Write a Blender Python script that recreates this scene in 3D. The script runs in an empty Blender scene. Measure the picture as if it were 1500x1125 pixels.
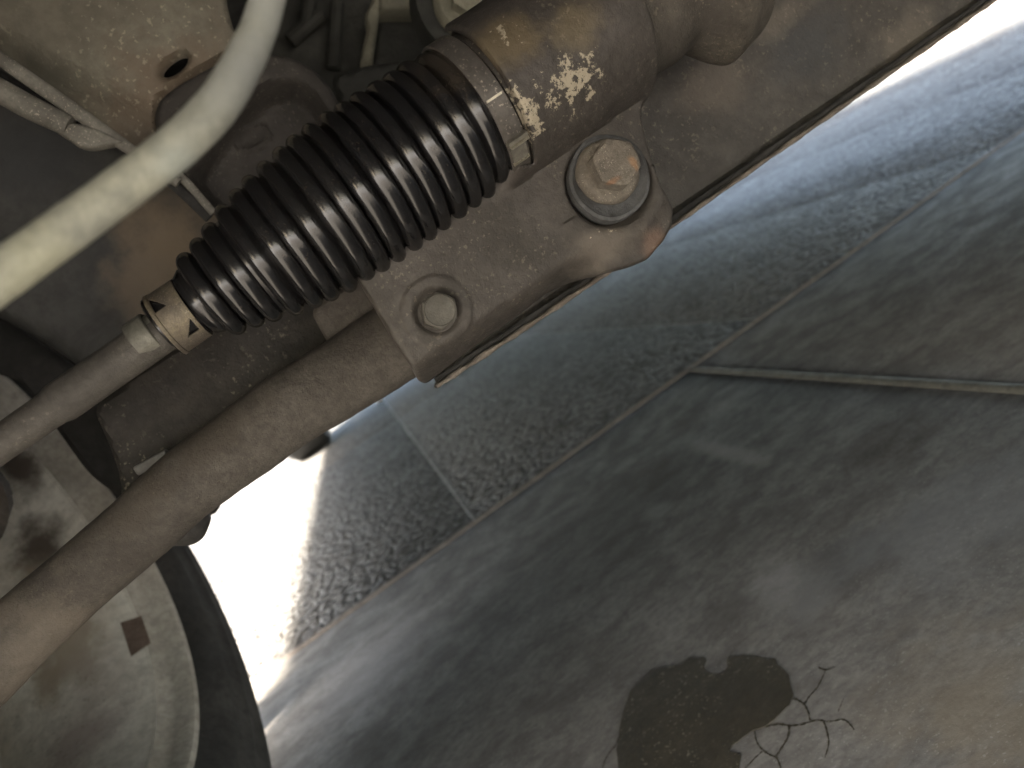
import bpy, bmesh, math, random
import numpy as np
from mathutils import Vector, Matrix
random.seed(7)
S = bpy.context.scene
COL = S.collection
# ------------------------------------------------------------------ camera
H = .30
yaw, pit, rol = math.radians(9), math.radians(9.2), math.atan2(.546, .838)
FPX = 1100.
F = np.array([math.sin(yaw)*math.cos(pit), math.cos(yaw)*math.cos(pit), -math.sin(pit)])
R0 = np.array([math.cos(yaw), -math.sin(yaw), 0.]); D0 = -np.cross(R0, F)
XI = math.cos(rol)*R0+math.sin(rol)*D0; YI = -math.sin(rol)*R0+math.cos(rol)*D0
CP = np.array([0, 0, H])
cam = bpy.data.cameras.new('camera'); co = bpy.data.objects.new('camera', cam); COL.objects.link(co)
M = Matrix(((XI[0], -YI[0], -F[0], 0), (XI[1], -YI[1], -F[1], 0), (XI[2], -YI[2], -F[2], H), (0, 0, 0, 1)))
co.matrix_world = M
cam.sensor_width = 36; cam.lens = 36*FPX/1500; cam.clip_start = .01; cam.clip_end = 500
cam.dof.use_dof = True; cam.dof.focus_distance = .285; cam.dof.aperture_fstop = 11.5
S.camera = co
# ------------------------------------------------------------------ light
SUN_EL, SUN_AZ = math.radians(48), math.radians(233)      # azimuth clockwise from +Y
w = bpy.data.worlds.new('World'); S.world = w; w.use_nodes = True
nt = w.node_tree; bg = nt.nodes['Background']; sky = nt.nodes.new('ShaderNodeTexSky')
sky.sky_type = 'NISHITA'; sky.sun_disc = False; sky.sun_elevation = SUN_EL; sky.sun_rotation = SUN_AZ
sky.air_density = 1.0; sky.dust_density = 3.0; sky.ozone_density = 1
hs = nt.nodes.new('ShaderNodeHueSaturation'); hs.inputs['Saturation'].default_value = .95
nt.links.new(sky.outputs[0], hs.inputs['Color']); nt.links.new(hs.outputs[0], bg.inputs[0]); bg.inputs[1].default_value = .12
sl = bpy.data.lights.new('sun', 'SUN'); sl.energy = 5.0; sl.angle = math.radians(8); sl.color = (1, .96, .93)
so = bpy.data.objects.new('sun', sl); COL.objects.link(so)
sd = Vector((math.sin(SUN_AZ)*math.cos(SUN_EL), math.cos(SUN_AZ)*math.cos(SUN_EL), math.sin(SUN_EL)))
so.rotation_euler = sd.to_track_quat('Z', 'Y').to_euler()
S.view_settings.view_transform = 'Standard'; S.view_settings.look = 'None'
S.view_settings.gamma = 1; S.view_settings.use_curve_mapping = False
S.view_settings.exposure = 3.75
S.view_settings.use_white_balance = True; S.view_settings.white_balance_temperature = 7300; S.view_settings.white_balance_tint = 10
S.render.engine = 'CYCLES'
S.cycles.max_bounces = 10; S.cycles.diffuse_bounces = 7

# ------------------------------------------------------------------ geometry helpers
def ray(x, y): return F+XI*(x-750)/FPX+YI*(y-562.5)/FPX
def at(x, y, Y): r = ray(x, y); return CP+r*Y/r[1]
def gnd(x, y, Z=0.): r = ray(x, y); return CP+r*(Z-H)/r[2]
def dep(x, y, d): return CP+ray(x, y)*d

def link(name, me, m, parent=None, L=None, smooth=35):
    o = bpy.data.objects.new(name, me); COL.objects.link(o)
    if m: me.materials.append(m)
    if smooth is not None and len(me.polygons):
        me.polygons.foreach_set('use_smooth', [True]*len(me.polygons)); me.set_sharp_from_angle(angle=math.radians(smooth))
    if parent is not None:
        o.parent = parent
        L = gloc(parent)
        me.transform(Matrix.Translation(-L))
    elif L is not None:
        L = Vector(L); me.transform(Matrix.Translation(-L)); o.location = L
    me.update()
    return o
def gloc(o):
    v = Vector((0, 0, 0))
    while o is not None: v += o.location; o = o.parent
    return v
def thing(name, label, cat, L, group=None):
    o = bpy.data.objects.new(name, None); COL.objects.link(o); o.location = L
    o.empty_display_size = .01
    o['label'] = label; o['category'] = cat
    if group: o['group'] = group
    return o
def mesh(name, V, Fc):
    me = bpy.data.meshes.new(name); me.from_pydata([tuple(map(float, v)) for v in V], [], [tuple(map(int, f)) for f in Fc]); me.validate(); me.update(); return me
def fixn(me):
    bm = bmesh.new(); bm.from_mesh(me); bmesh.ops.recalc_face_normals(bm, faces=bm.faces); bm.to_mesh(me); bm.free(); return me
def lathe(prof, c, axis=(1, 0, 0), n=96, wob=None, a0=0, a1=2*math.pi):
    """prof: list of (along, radius) from c along axis"""
    ax = Vector(axis).normalized(); q = ax.to_track_quat('X', 'Z').to_matrix()
    full = abs(a1-a0-2*math.pi) < 1e-6; m = n if full else n+1
    V = []
    for (t, r) in prof:
        for k in range(m):
            a = a0+(a1-a0)*k/n; rr = r*(1+(wob(a, t) if wob else 0))
            V.append(Vector(c)+q@Vector((t, rr*math.cos(a), rr*math.sin(a))))
    Fc = []
    for i in range(len(prof)-1):
        for k in range(n):
            k2 = (k+1) % m if full else k+1
            Fc.append((i*m+k, i*m+k2, (i+1)*m+k2, (i+1)*m+k))
    return fixn(mesh('lathe', V, Fc))
def cat(pts, n):
    """Catmull-Rom through rows of pts"""
    P = np.array(pts, float); P = np.vstack([2*P[0]-P[1], P, 2*P[-1]-P[-2]]); out = []
    for i in range(1, len(P)-2):
        for k in range(n):
            t = k/n; a, b, c, d = P[i-1:i+3]
            out.append(.5*(2*b+(c-a)*t+(2*a-5*b+4*c-d)*t*t+(3*b-a-3*c+d)*t**3))
    out.append(P[-2]); return np.array(out)
def tube(pts, radii, n=32, sub=8, flat=1., wob=0, caps=True, up=(0, 0, 1)):
    C = cat([list(p)+[r] for p, r in zip(pts, radii)], sub); V = []; Fc = []
    for i, c in enumerate(C):
        t = C[min(i+1, len(C)-1)][:3]-C[max(i-1, 0)][:3]; t /= np.linalg.norm(t)
        u = np.cross(t, up); u /= np.linalg.norm(u); v = np.cross(u, t)
        for k in range(n):
            a = 2*math.pi*k/n; r = c[3]*(1+wob*math.sin(i*.7+2*a)+wob*.7*math.sin(i*1.9+3*a))
            V.append(c[:3]+r*(math.cos(a)*u*flat+math.sin(a)*v))
    m = len(C)
    for i in range(m-1):
        for k in range(n): Fc.append((i*n+k, i*n+(k+1) % n, (i+1)*n+(k+1) % n, (i+1)*n+k))
    if caps: Fc += [tuple(range(n)), tuple(range((m-1)*n, m*n))]
    return fixn(mesh('tube', V, Fc))
def box(c, d, rot=None, bev=0):
    bm = bmesh.new(); bmesh.ops.create_cube(bm, size=1)
    bmesh.ops.scale(bm, vec=d, verts=bm.verts)
    if bev: bmesh.ops.bevel(bm, geom=bm.edges[:], offset=bev, segments=2, affect='EDGES', profile=.5)
    if rot is not None: bmesh.ops.rotate(bm, matrix=rot, verts=bm.verts)
    bmesh.ops.translate(bm, vec=Vector(c), verts=bm.verts)
    me = bpy.data.meshes.new('box'); bm.to_mesh(me); bm.free(); return me
def join(*ms):
    bm = bmesh.new()
    for m in ms: bm.from_mesh(m)
    me = bpy.data.meshes.new('join'); bm.to_mesh(me); bm.free(); return me
def inside(P, poly):
    x, y = P[:, 0], P[:, 1]; r = np.zeros(len(P), bool); n = len(poly)
    for i in range(n):
        x1, y1 = poly[i]; x2, y2 = poly[(i+1) % n]
        if y1 == y2: continue
        c = ((y1 > y) != (y2 > y)) & (x < (x2-x1)*(y-y1)/(y2-y1)+x1); r ^= c
    return r
def near(P, poly):
    best = np.full(len(P), 1e9); bp = P.copy(); n = len(poly)
    for i in range(n):
        a = poly[i]; b = poly[(i+1) % n]; ab = b-a; L = (ab@ab) or 1e-12
        t = np.clip(((P-a)@ab)/L, 0, 1); q = a+t[:, None]*ab; d = np.linalg.norm(P-q, axis=1)
        k = d < best; best[k] = d[k]; bp[k] = q[k]
    return best, bp
def sdist(P, poly):                                   # positive inside
    d, _ = near(P, poly); return np.where(inside(P, poly), d, -d)
def sm(e0, e1, x): t = np.clip((x-e0)/(e1-e0), 0, 1); return t*t*(3-2*t)
def px(poly, Y): return np.array([[at(x, y, Y)[0], at(x, y, Y)[2]] for x, y in poly])
def roundpoly(poly, r, n=5):
    out = []; N = len(poly)
    for i in range(N):
        p = np.array(poly[i]); a = np.array(poly[i-1])-p; b = np.array(poly[(i+1) % N])-p
        la, lb = np.linalg.norm(a), np.linalg.norm(b); k = min(r, la*.45, lb*.45)
        A = p+a/la*k; B = p+b/lb*k
        for j in range(n+1):
            t = j/n; out.append((1-t)**2*A+2*t*(1-t)*p+t*t*B)
    return np.array(out)
def snoise(P, s, seed=0):
    r = np.random.RandomState(seed); o = 0
    for _ in range(7):
        k = r.randn(2)*s; o = o+np.sin(P@k+r.rand()*6.28)
    return o/7
def stamped(poly, Y, res, thick, edge=.002, fn=None, holes=(), jag=0):
    """sheet-metal part in the plane y=Y facing the camera (-Y): outline in XZ, relief by fn, rounded edge, real thickness"""
    poly = np.array(poly)
    if jag:
        q = []
        for i in range(len(poly)):
            a, b = poly[i], poly[(i+1) % len(poly)]; m = max(1, int(np.linalg.norm(b-a)/(res*2)))
            for j in range(m): q.append(a+(b-a)*j/m)
        q = np.array(q); q = q+jag*np.c_[snoise(q, 400, 3), snoise(q, 400, 4)]; poly = q
    lo = poly.min(0)-res; hi = poly.max(0)+res
    nx, nz = int((hi[0]-lo[0])/res)+2, int((hi[1]-lo[1])/res)+2
    gx, gz = np.meshgrid(lo[0]+res*np.arange(nx), lo[1]+res*np.arange(nz), indexing='ij')
    P = np.c_[gx.ravel(), gz.ravel()]; cc = P+res/2
    ok = inside(cc, poly)
    for h in holes: ok &= ~inside(cc, h)
    ok = ok.reshape(nx, nz); ok[-1, :] = False; ok[:, -1] = False
    I, J = np.where(ok); q = np.stack([I*nz+J, (I+1)*nz+J, (I+1)*nz+J+1, I*nz+J+1], 1)
    use, inv = np.unique(q, return_inverse=True); q = inv.reshape(q.shape); P = P[use]
    cnt = np.bincount(q.ravel(), minlength=len(P)); b = cnt < 4
    bd = np.where(b)[0]
    d0, p0 = near(P[bd], poly); tgt = p0; dd = d0
    for h in holes:
        d1, p1 = near(P[bd], h); k = d1 < dd; tgt[k] = p1[k]; dd[k] = d1[k]
    P[bd] = tgt
    d, _ = near(P, poly)
    for h in holes: d = np.minimum(d, near(P, h)[0])
    y = np.full(len(P), float(Y))
    if fn: y = y+fn(P)
    if edge: k = np.clip(edge-d, 0, edge); y = y+edge-np.sqrt(np.maximum(edge**2-k**2, 0))
    n = len(P); V = np.vstack([np.c_[P[:, 0], y, P[:, 1]], np.c_[P[:, 0], y+thick, P[:, 1]]])
    Fc = [tuple(f) for f in q]+[tuple(f[::-1]+n) for f in q]
    e = {}
    for f in q:
        for i in range(4):
            a, c = f[i], f[(i+1) % 4]; e[(a, c)] = 1
    for (a, c) in list(e):
        if (c, a) not in e: Fc.append((c, a, a+n, c+n))
    me = mesh('plate', V, Fc)
    bm = bmesh.new(); bm.from_mesh(me); bmesh.ops.remove_doubles(bm, verts=bm.verts, dist=1e-6); bmesh.ops.recalc_face_normals(bm, faces=bm.faces); bm.to_mesh(me); bm.free()
    return me

# ------------------------------------------------------------------ materials
def mat(name, base, alt, dust=None, dustamt=.5, rough=.65, scale=40, bump=.25, metallic=0., spots=(), speck=.0, speckcol=(.5, .45, .36),
        stretch=(1, 1, 1), spec=.3, bdist=None, bscale=None, rough_var=.2, coat=0, flakes=()):
    ds = lambda c: tuple(v*.62+.38*(.3*c[0]+.59*c[1]+.11*c[2])*(.97, 1.0, .97)[i] for i, v in enumerate(c)) if c else c
    base, alt, dust = ds(base), ds(alt), ds(dust)
    m = bpy.data.materials.new(name); m.use_nodes = True; t = m.node_tree; N = t.nodes; L = t.links
    bs = N['Principled BSDF']
    geo = N.new('ShaderNodeNewGeometry'); mp = N.new('ShaderNodeMapping'); mp.inputs['Scale'].default_value = stretch
    L.new(geo.outputs['Position'], mp.inputs[0])
    def noise(s, det=6, r=.6, dist=0., src=mp):
        n = N.new('ShaderNodeTexNoise'); n.inputs['Scale'].default_value = s; n.inputs['Detail'].default_value = det
        n.inputs['Roughness'].default_value = r; n.inputs['Distortion'].default_value = dist; L.new(src.outputs[0], n.inputs['Vector']); return n.outputs['Fac']
    def ramp(v, a, b, c0=0., c1=1.):
        r = N.new('ShaderNodeMapRange'); r.interpolation_type = 'SMOOTHSTEP'; L.new(v, r.inputs[0])
        r.inputs[1].default_value = a; r.inputs[2].default_value = b; r.inputs[3].default_value = c0; r.inputs[4].default_value = c1; return r.outputs[0]
    def mix(f, a, b, mode='MIX'):
        x = N.new('ShaderNodeMix'); x.data_type = 'RGBA'; x.blend_type = mode
        if isinstance(f, float): x.inputs[0].default_value = f
        else: L.new(f, x.inputs[0])
        for i, v in ((6, a), (7, b)):
            if isinstance(v, tuple): x.inputs[i].default_value = v+(1,)
            else: L.new(v, x.inputs[i])
        return x.outputs[2]
    def math_(op, a, b=None):
        x = N.new('ShaderNodeMath'); x.operation = op
        for i, v in ((0, a), (1, b)):
            if v is None: continue
            if isinstance(v, (int, float)): x.inputs[i].default_value = v
            else: L.new(v, x.inputs[i])
        return x.outputs[0]
    n1 = noise(scale, 7, .62, .3); n2 = noise(scale*6.3, 5, .7); n3 = noise(scale*.37, 4, .6, .6)
    c = mix(ramp(n1, .38, .62), base, alt)
    if dust: c = mix(math_('MULTIPLY', ramp(n3, .42, .66), dustamt), c, dust)
    n6 = noise(scale*1.9, 8, .7, 1.2)
    c = mix(ramp(n6, .48, .68, 0, .45), c, tuple(v*.42 for v in base))
    c = mix(ramp(n2, .35, .7, 0, .6), c, tuple(v*.5 for v in base))
    warp = noise(scale*1.5, 5, .65)
    for (p, rad, colr, st) in spots:                                # dirt, dust and rust with their own places
        vm = N.new('ShaderNodeVectorMath'); vm.operation = 'SUBTRACT'; L.new(geo.outputs['Position'], vm.inputs[0]); vm.inputs[1].default_value = p
        if not isinstance(rad, (tuple, list)): rad = (rad, rad, rad)
        v2 = N.new('ShaderNodeVectorMath'); v2.operation = 'DIVIDE'; L.new(vm.outputs[0], v2.inputs[0]); v2.inputs[1].default_value = rad
        v3 = N.new('ShaderNodeVectorMath'); v3.operation = 'LENGTH'; L.new(v2.outputs[0], v3.inputs[0])
        dd = math_('ADD', v3.outputs['Value'], math_('MULTIPLY', math_('SUBTRACT', warp, .5), 2.4))
        c = mix(ramp(dd, 1.35, .35, 0, st), c, colr)
    if speck:
        n4 = noise(scale*17, 3, .6); n5 = noise(scale*.9, 3, .5)
        c = mix(math_('MULTIPLY', ramp(n4, .60, .66), math_('MULTIPLY', ramp(n5, .38, .58), speck)), c, speckcol)
    if flakes:
        nf = noise(scale*9, 6, .75); mk = None
        for (p, rad, th) in flakes:
            vm = N.new('ShaderNodeVectorMath'); vm.operation = 'SUBTRACT'; L.new(geo.outputs['Position'], vm.inputs[0]); vm.inputs[1].default_value = p
            v2 = N.new('ShaderNodeVectorMath'); v2.operation = 'DIVIDE'; L.new(vm.outputs[0], v2.inputs[0]); v2.inputs[1].default_value = rad
            v3_ = N.new('ShaderNodeVectorMath'); v3_.operation = 'LENGTH'; L.new(v2.outputs[0], v3_.inputs[0])
            k = ramp(math_('SUBTRACT', nf, math_('MULTIPLY', v3_.outputs['Value'], .12)), th, th+.02)
            mk = k if mk is None else math_('MAXIMUM', mk, k)
        c = mix(math_('MULTIPLY', mk, .8), c, (.30, .265, .20))
    L.new(c, bs.inputs['Base Color'])
    L.new(ramp(n1, .3, .7, max(rough-rough_var/2, .05), min(rough+rough_var/2, 1)), bs.inputs['Roughness'])
    bs.inputs['Metallic'].default_value = metallic; bs.inputs['Specular IOR Level'].default_value = spec
    if coat: bs.inputs['Coat Weight'].default_value = coat; bs.inputs['Coat Roughness'].default_value = .2
    if bump:
        h = math_('ADD', math_('MULTIPLY', n1, .6), math_('ADD', math_('MULTIPLY', noise((bscale or scale)*14, 4, .7), .5), math_('MULTIPLY', n2, .3)))
        b = N.new('ShaderNodeBump'); b.inputs['Strength'].default_value = min(1, bump*1.7); b.inputs['Distance'].default_value = bdist or .25/scale*.25
        L.new(h, b.inputs['Height']); L.new(b.outputs[0], bs.inputs['Normal'])
    return m, dict(N=N, L=L, bs=bs, geo=geo, mp=mp, noise=noise, ramp=ramp, mix=mix, math=math_)
def v3(p): return tuple(float(a) for a in p)

# ================================================================== SETTING
# ---- ground
g, _ = mat('concrete_ground', (.34, .34, .34), (.28, .28, .28), scale=3, rough=.85, bump=.2)
go = link('ground', mesh('ground', [(-120, -120, -.02), (120, -120, -.02), (120, 120, -.02), (-120, 120, -.02)], [(0, 1, 2, 3)]), g, L=(0, 0, -.02)); go['kind'] = 'structure'
grout, _ = mat('grout', (.16, .12, .085), (.09, .07, .055), scale=30, rough=.8, bump=.5)
fl = link('floor', box((1.0, 1.2, -.0115), (5.2, 6.2, .011)), grout, L=(0, 0, 0)); fl['kind'] = 'structure'
fsp = [
    (v3(gnd(1300, 650)), (.05, .04, .1), (.06, .05, .042), .55),
    (v3(gnd(1065, 662)), (.012, .085, .1), (.27, .25, .225), .55),
    (v3(gnd(1000, 620)), (.05, .05, .1), (.085, .075, .065), .5),
    (v3(gnd(950, 690)), (.035, .05, .1), (.075, .062, .052), .5),
    (v3(gnd(1440, 1060)), (.03, .03, .1), (.16, .13, .09), .4),
    (v3(gnd(962, 748)), (.016, .02, .1), (.30, .29, .27), .6),
    (v3(gnd(1160, 865)), (.022, .045, .1), (.26, .25, .235), .55),
    (v3(gnd(1420, 1000)), (.055, .05, .1), (.17, .14, .10), .35),
    (v3(gnd(1230, 830)), (.06, .03, .1), (.10, .10, .098), .5),
    (v3(gnd(880, 760)), (.12, .12, .1), (.10, .09, .078), .5),
    (v3(gnd(540, 980)), (.08, .10, .1), (.21, .205, .20), .4),
    (v3(gnd(1400, 760)), (.07, .05, .1), (.16, .16, .158), .5),
]
tile_m, T = mat('glazed_stone_tile', (.180, .162, .140), (.122, .109, .095), dust=(.225, .208, .185), dustamt=.5, rough=.8, scale=24, bump=.6, bdist=.0004, spec=.08,
                stretch=(.85, 1.25, 1), spots=fsp, speck=.22, speckcol=(.4, .4, .37), rough_var=.3, bscale=20)
rough_m, RT = mat('textured_tile', (.165, .16, .15), (.14, .136, .128), dust=(.195, .19, .18), dustamt=.4, rough=.76, scale=12, bump=0, spec=.14)
vo = RT['N'].new('ShaderNodeTexVoronoi'); vo.inputs['Scale'].default_value = 92; vo.feature = 'SMOOTH_F1'
wn = RT['N'].new('ShaderNodeTexNoise'); wn.inputs['Scale'].default_value = 22; RT['L'].new(RT['mp'].outputs[0], wn.inputs['Vector'])
mx = RT['N'].new('ShaderNodeMix'); mx.data_type = 'VECTOR'; mx.inputs[0].default_value = .05
RT['L'].new(RT['mp'].outputs[0], mx.inputs[4]); RT['L'].new(wn.outputs['Color'], mx.inputs[5]); RT['L'].new(mx.outputs[1], vo.inputs['Vector'])
bb = RT['N'].new('ShaderNodeBump'); bb.inputs['Strength'].default_value = 1; bb.inputs['Distance'].default_value = .011
bc0 = RT['bs'].inputs['Base Color'].links[0].from_socket
RT['L'].new(RT['mix'](RT['ramp'](vo.outputs['Distance'], .2, .55, .0, .85), bc0, (.045, .042, .038)), RT['bs'].inputs['Base Color'])
RT['L'].new(vo.outputs['Distance'], bb.inputs['Height']); RT['L'].new(bb.outputs[0], RT['bs'].inputs['Normal'])
def tile(x0, x1, y0, y1, m, top, gap=.003):
    a = box(((x0+x1)/2, (y0+y1)/2, top/2-.003), (x1-x0-2*gap, y1-y0-2*gap, top+.006), bev=.0012)
    return link('tile', a, m, parent=fl)
sg, _ = mat('pale_seam', (.22, .21, .19), (.17, .16, .15), scale=40, rough=.7, bump=.3)
for X in (-.509, .013, .535, 1.057, 1.579):
    link('grout_line', tube([(X, 1.036, -.0022), (X, 2, -.0022), (X, 3, -.0022), (X, 4.1, -.0022)], [.0028]*4, n=8, sub=6, up=(1, 0, 0)), sg, parent=fl)
for (x0, x1) in ((-2.0, -1.203), (-1.203, -.403), (-.403, .397), (.397, 1.197), (1.197, 1.997), (1.997, 2.8)):
    for (y0, y1) in ((.226, 1.026), (-.574, .226), (-1.374, -.574)):
        tile(x0, x1, y0+(.004 if y0 > .2 else 0), y1-(.003 if y0 > .2 else 0), tile_m, 0.0, .005 if abs(x0-.397) < .01 or abs(x1-.397) < .01 else .002)
xs = [.013+.522*k for k in range(-4, 6)]
for a, b in zip(xs[:-1], xs[1:]):
    for (y0, y1) in ((1.03, 2.596), (2.596, 4.16)):
        tile(a, b, y0+(.004 if y0 < 2 else 0), y1, rough_m, 0.0, .0022)
gb, _ = mat('grout_bead', (.115, .105, .08), (.08, .073, .055), scale=40, rough=.6, bump=.3)
link('grout_bead', tube([(.397, -.55, -.0048), (.3975, 0, -.0048), (.3965, .5, -.0048), (.397, 1.016, -.0048)], [.0078]*4, n=16, sub=6), gb, parent=fl)
eb, _ = mat('grout_edge', (.22, .175, .14), (.15, .12, .10), scale=40, rough=.7, bump=.4)
link('grout_line', tube([(-2, 1.028, -.0042), (0, 1.028, -.0042), (1, 1.028, -.0042), (2.8, 1.028, -.0042)], [.0068]*4, n=12, sub=6), eb, parent=fl)

# ---- oil stain: a film of oil and the wet cracks that lead away from it
def zz(l): return [(800+x/2.143, 800+y/2.143) for x, y in l]
oil_m, O = mat('oil_film', (.060, .046, .024), (.044, .034, .018), dust=(.080, .062, .032), dustamt=.6, rough=.42, scale=22, bump=.12, speck=.5, speckcol=(.3, .28, .2), rough_var=.15)
out = zz([(225, 760), (228, 690), (222, 640), (235, 560), (250, 500), (268, 455), (290, 430), (318, 408), (330, 392), (345, 386), (380, 382), (425, 374), (440, 362), (452, 350), (480, 354), (498, 350), (503, 362), (497, 378), (505, 396), (530, 406), (556, 402), (572, 385), (568, 362), (580, 352), (620, 345), (665, 350), (700, 358), (722, 355), (728, 375), (745, 388), (765, 410), (768, 440), (777, 470), (765, 500), (740, 522), (715, 548), (690, 566), (650, 580), (620, 602), (585, 628), (575, 645), (612, 656), (608, 700), (560, 740)])
P2 = np.array([gnd(x, y)[:2] for x, y in out])
q = []
for i in range(len(P2)):
    a, b = P2[i], P2[(i+1) % len(P2)]
    for j in range(4): q.append(a+(b-a)*j/4)
q = np.array(q); q += .0006*np.c_[snoise(q, 500, 1), snoise(q, 500, 2)]
bm = bmesh.new()
vs = [bm.verts.new((a, b, .0006)) for a, b in q]
fc = bm.faces.new(vs); r = bmesh.ops.extrude_face_region(bm, geom=[fc])
bmesh.ops.translate(bm, vec=(0, 0, -.0004), verts=[v for v in r['geom'] if isinstance(v, bmesh.types.BMVert)])
bmesh.ops.triangulate(bm, faces=bm.faces); bmesh.ops.recalc_face_normals(bm, faces=bm.faces)
me = bpy.data.meshes.new('oil'); bm.to_mesh(me); bm.free()
c0 = gnd(1030, 1020)
oil = thing('oil_stain', 'dark brown wet oil stain with cracks running from it on the grey tile', 'oil stain', v3(c0))
link('oil_film', me, oil_m, parent=oil, smooth=None)
cr = [([(575, 352), (590, 325), (610, 303), (640, 280), (695, 243)], 1.5), ([(770, 480), (790, 484), (810, 497), (822, 518), (830, 550)], 3), ([(812, 495), (830, 470), (850, 448), (868, 415), (880, 388)], 2.2),
      ([(690, 568), (730, 560), (765, 565), (800, 562), (850, 548), (890, 552), (930, 546), (950, 556), (968, 578)], 2.6), ([(765, 565), (760, 600), (740, 635), (722, 660), (700, 655), (675, 635), (660, 610), (655, 580)], 2.5),
      ([(872, 552), (882, 580), (888, 620), (876, 665)], 2), ([(722, 660), (735, 690), (745, 730)], 2), ([(680, 645), (655, 668), (625, 700)], 2), ([(238, 572), (222, 620), (200, 650), (185, 675), (178, 700)], 3), ([(855, 382), (880, 390), (908, 380)], 2.2), ([(918, 520), (928, 495), (935, 480)], 1.2)]
for pts, wd in cr:
    C = cat([gnd(*p) for p in zz(pts)], 8); V = []
    for i, c in enumerate(C):
        t = C[min(i+1, len(C)-1)]-C[max(i-1, 0)]; t /= np.linalg.norm(t); nn = np.array([-t[1], t[0], 0])
        k = wd*.00024*(1+.5*math.sin(i*1.3)+.4*math.sin(i*2.9+1))*(1-.5*i/len(C))
        V += [c+nn*k+[0, 0, .0003], c-nn*k+[0, 0, .0003]]
    link('wet_crack', mesh('c', V, [(2*i, 2*i+1, 2*i+3, 2*i+2) for i in range(len(C)-1)]), oil_m, parent=oil, smooth=None)

# small white ball added in place of a glint far under the car
pm, _ = mat('glint_white', (.75, .75, .74), (.6, .6, .58), scale=60, rough=.5)
p0 = gnd(558, 588); b = bmesh.new(); bmesh.ops.create_icosphere(b, subdivisions=3, radius=.02)
for v in b.verts: v.co *= 1+.08*math.sin(v.co.x*300)+.06*math.sin(v.co.y*250); v.co.z *= .7
bmesh.ops.translate(b, vec=Vector(v3(p0))+Vector((0, 0, .012)), verts=b.verts)
me = bpy.data.meshes.new('p'); b.to_mesh(me); b.free()
o = link('glint_ball', me, pm, L=v3(p0)); o['label'] = 'tiny bright white ball standing in for a glint on the far floor below the arm'; o['category'] = 'glint_ball'

# ================================================================== CAR
dark_m, _ = mat('dark_underseal', (.035, .034, .032), (.02, .02, .02), dust=(.07, .062, .05), dustamt=.5, rough=.8, scale=20, bump=.4)
body = thing('car_body', 'dark underside and sills of the car above the floor', 'car body', (.4, 1.5, .7))  # unseen bumper and fenders are added and shaped to hold light back
link('floor_pan', box((.42, 1.5, .715), (1.9, 4.6, .03), bev=.004), dark_m, parent=body)
link('shade_tray', box((.42, -.35, .56), (1.74, .7, .02), bev=.004), dark_m, parent=body)  # unseen tray added ahead of the parts to darken them from above
link('front_bumper', box((.42, -.72, .560), (1.9, .05, .30), bev=.01), dark_m, parent=body)
link('firewall', box((.42, 1.15, .58), (1.6, .03, .24), bev=.004), dark_m, parent=body)
link('side_sill', box((-.43, 2.03, .455), (.05, 2.34, .50), bev=.01), dark_m, parent=body)
link('side_sill', box((1.32, 2.05, .46), (.05, 2.9, .48), bev=.01), dark_m, parent=body)
link('sun_block_flap', box((-.37, .832, .43), (.21, .012, .56), bev=.003), dark_m, parent=body)  # unseen flaps added behind the tyre to stop sun leaking onto the floor
link('sun_block_flap', box((-.407, .832, .085), (.145, .010, .13), bev=.003), dark_m, parent=body)
link('fender', box((1.34, -.1, .4325), (.05, 1.4, .535), bev=.01), dark_m, parent=body)
link('fender', box((-.46, -.2, .545), (.04, 1.0, .31), bev=.01), dark_m, parent=body)
link('fender', box((-.46, .60, .66), (.04, .9, .10), bev=.01), dark_m, parent=body)
link('body_side', box((.46, 1.4, 1.1), (1.84, 3.2, .76), bev=.15), dark_m, parent=body)
link('rear_bumper', box((.42, 3.78, .44), (1.7, .06, .34), bev=.01), dark_m, parent=body)
link('wheel_arch_liner', lathe([(-.27, .37), (.0, .37), (.0, .38), (-.27, .38), (-.27, .37)], (-.19, .492, .327), n=60, a0=math.radians(8), a1=math.radians(178)), dark_m, parent=body)
for k in range(4):
    link('pan_rib', box((.1+k*.25, 1.9, .675), (.05, 2.8, .022), bev=.006), dark_m, parent=body)

# rear wheel
rub, _ = mat('tyre_rubber', (.03, .029, .028), (.022, .022, .021), dust=(.07, .062, .055), dustamt=.6, rough=.75, scale=25, bump=.3)
rw = thing('rear_wheel', 'dark far rear wheel standing beyond the long curved arm', 'wheel', (-.34, 3.3, .0))
link('tyre', lathe([(.0, .2), (.0, .26), (-.012, .30), (-.03, .31), (-.17, .31), (-.19, .29), (-.2, .2)], (-.25, 3.32, .31), n=64), rub, parent=rw)
link('rim', lathe([(-.01, .2), (-.03, .19), (-.12, .17), (-.13, .02)], (-.25, 3.32, .31), n=48), dark_m, parent=rw)

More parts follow.
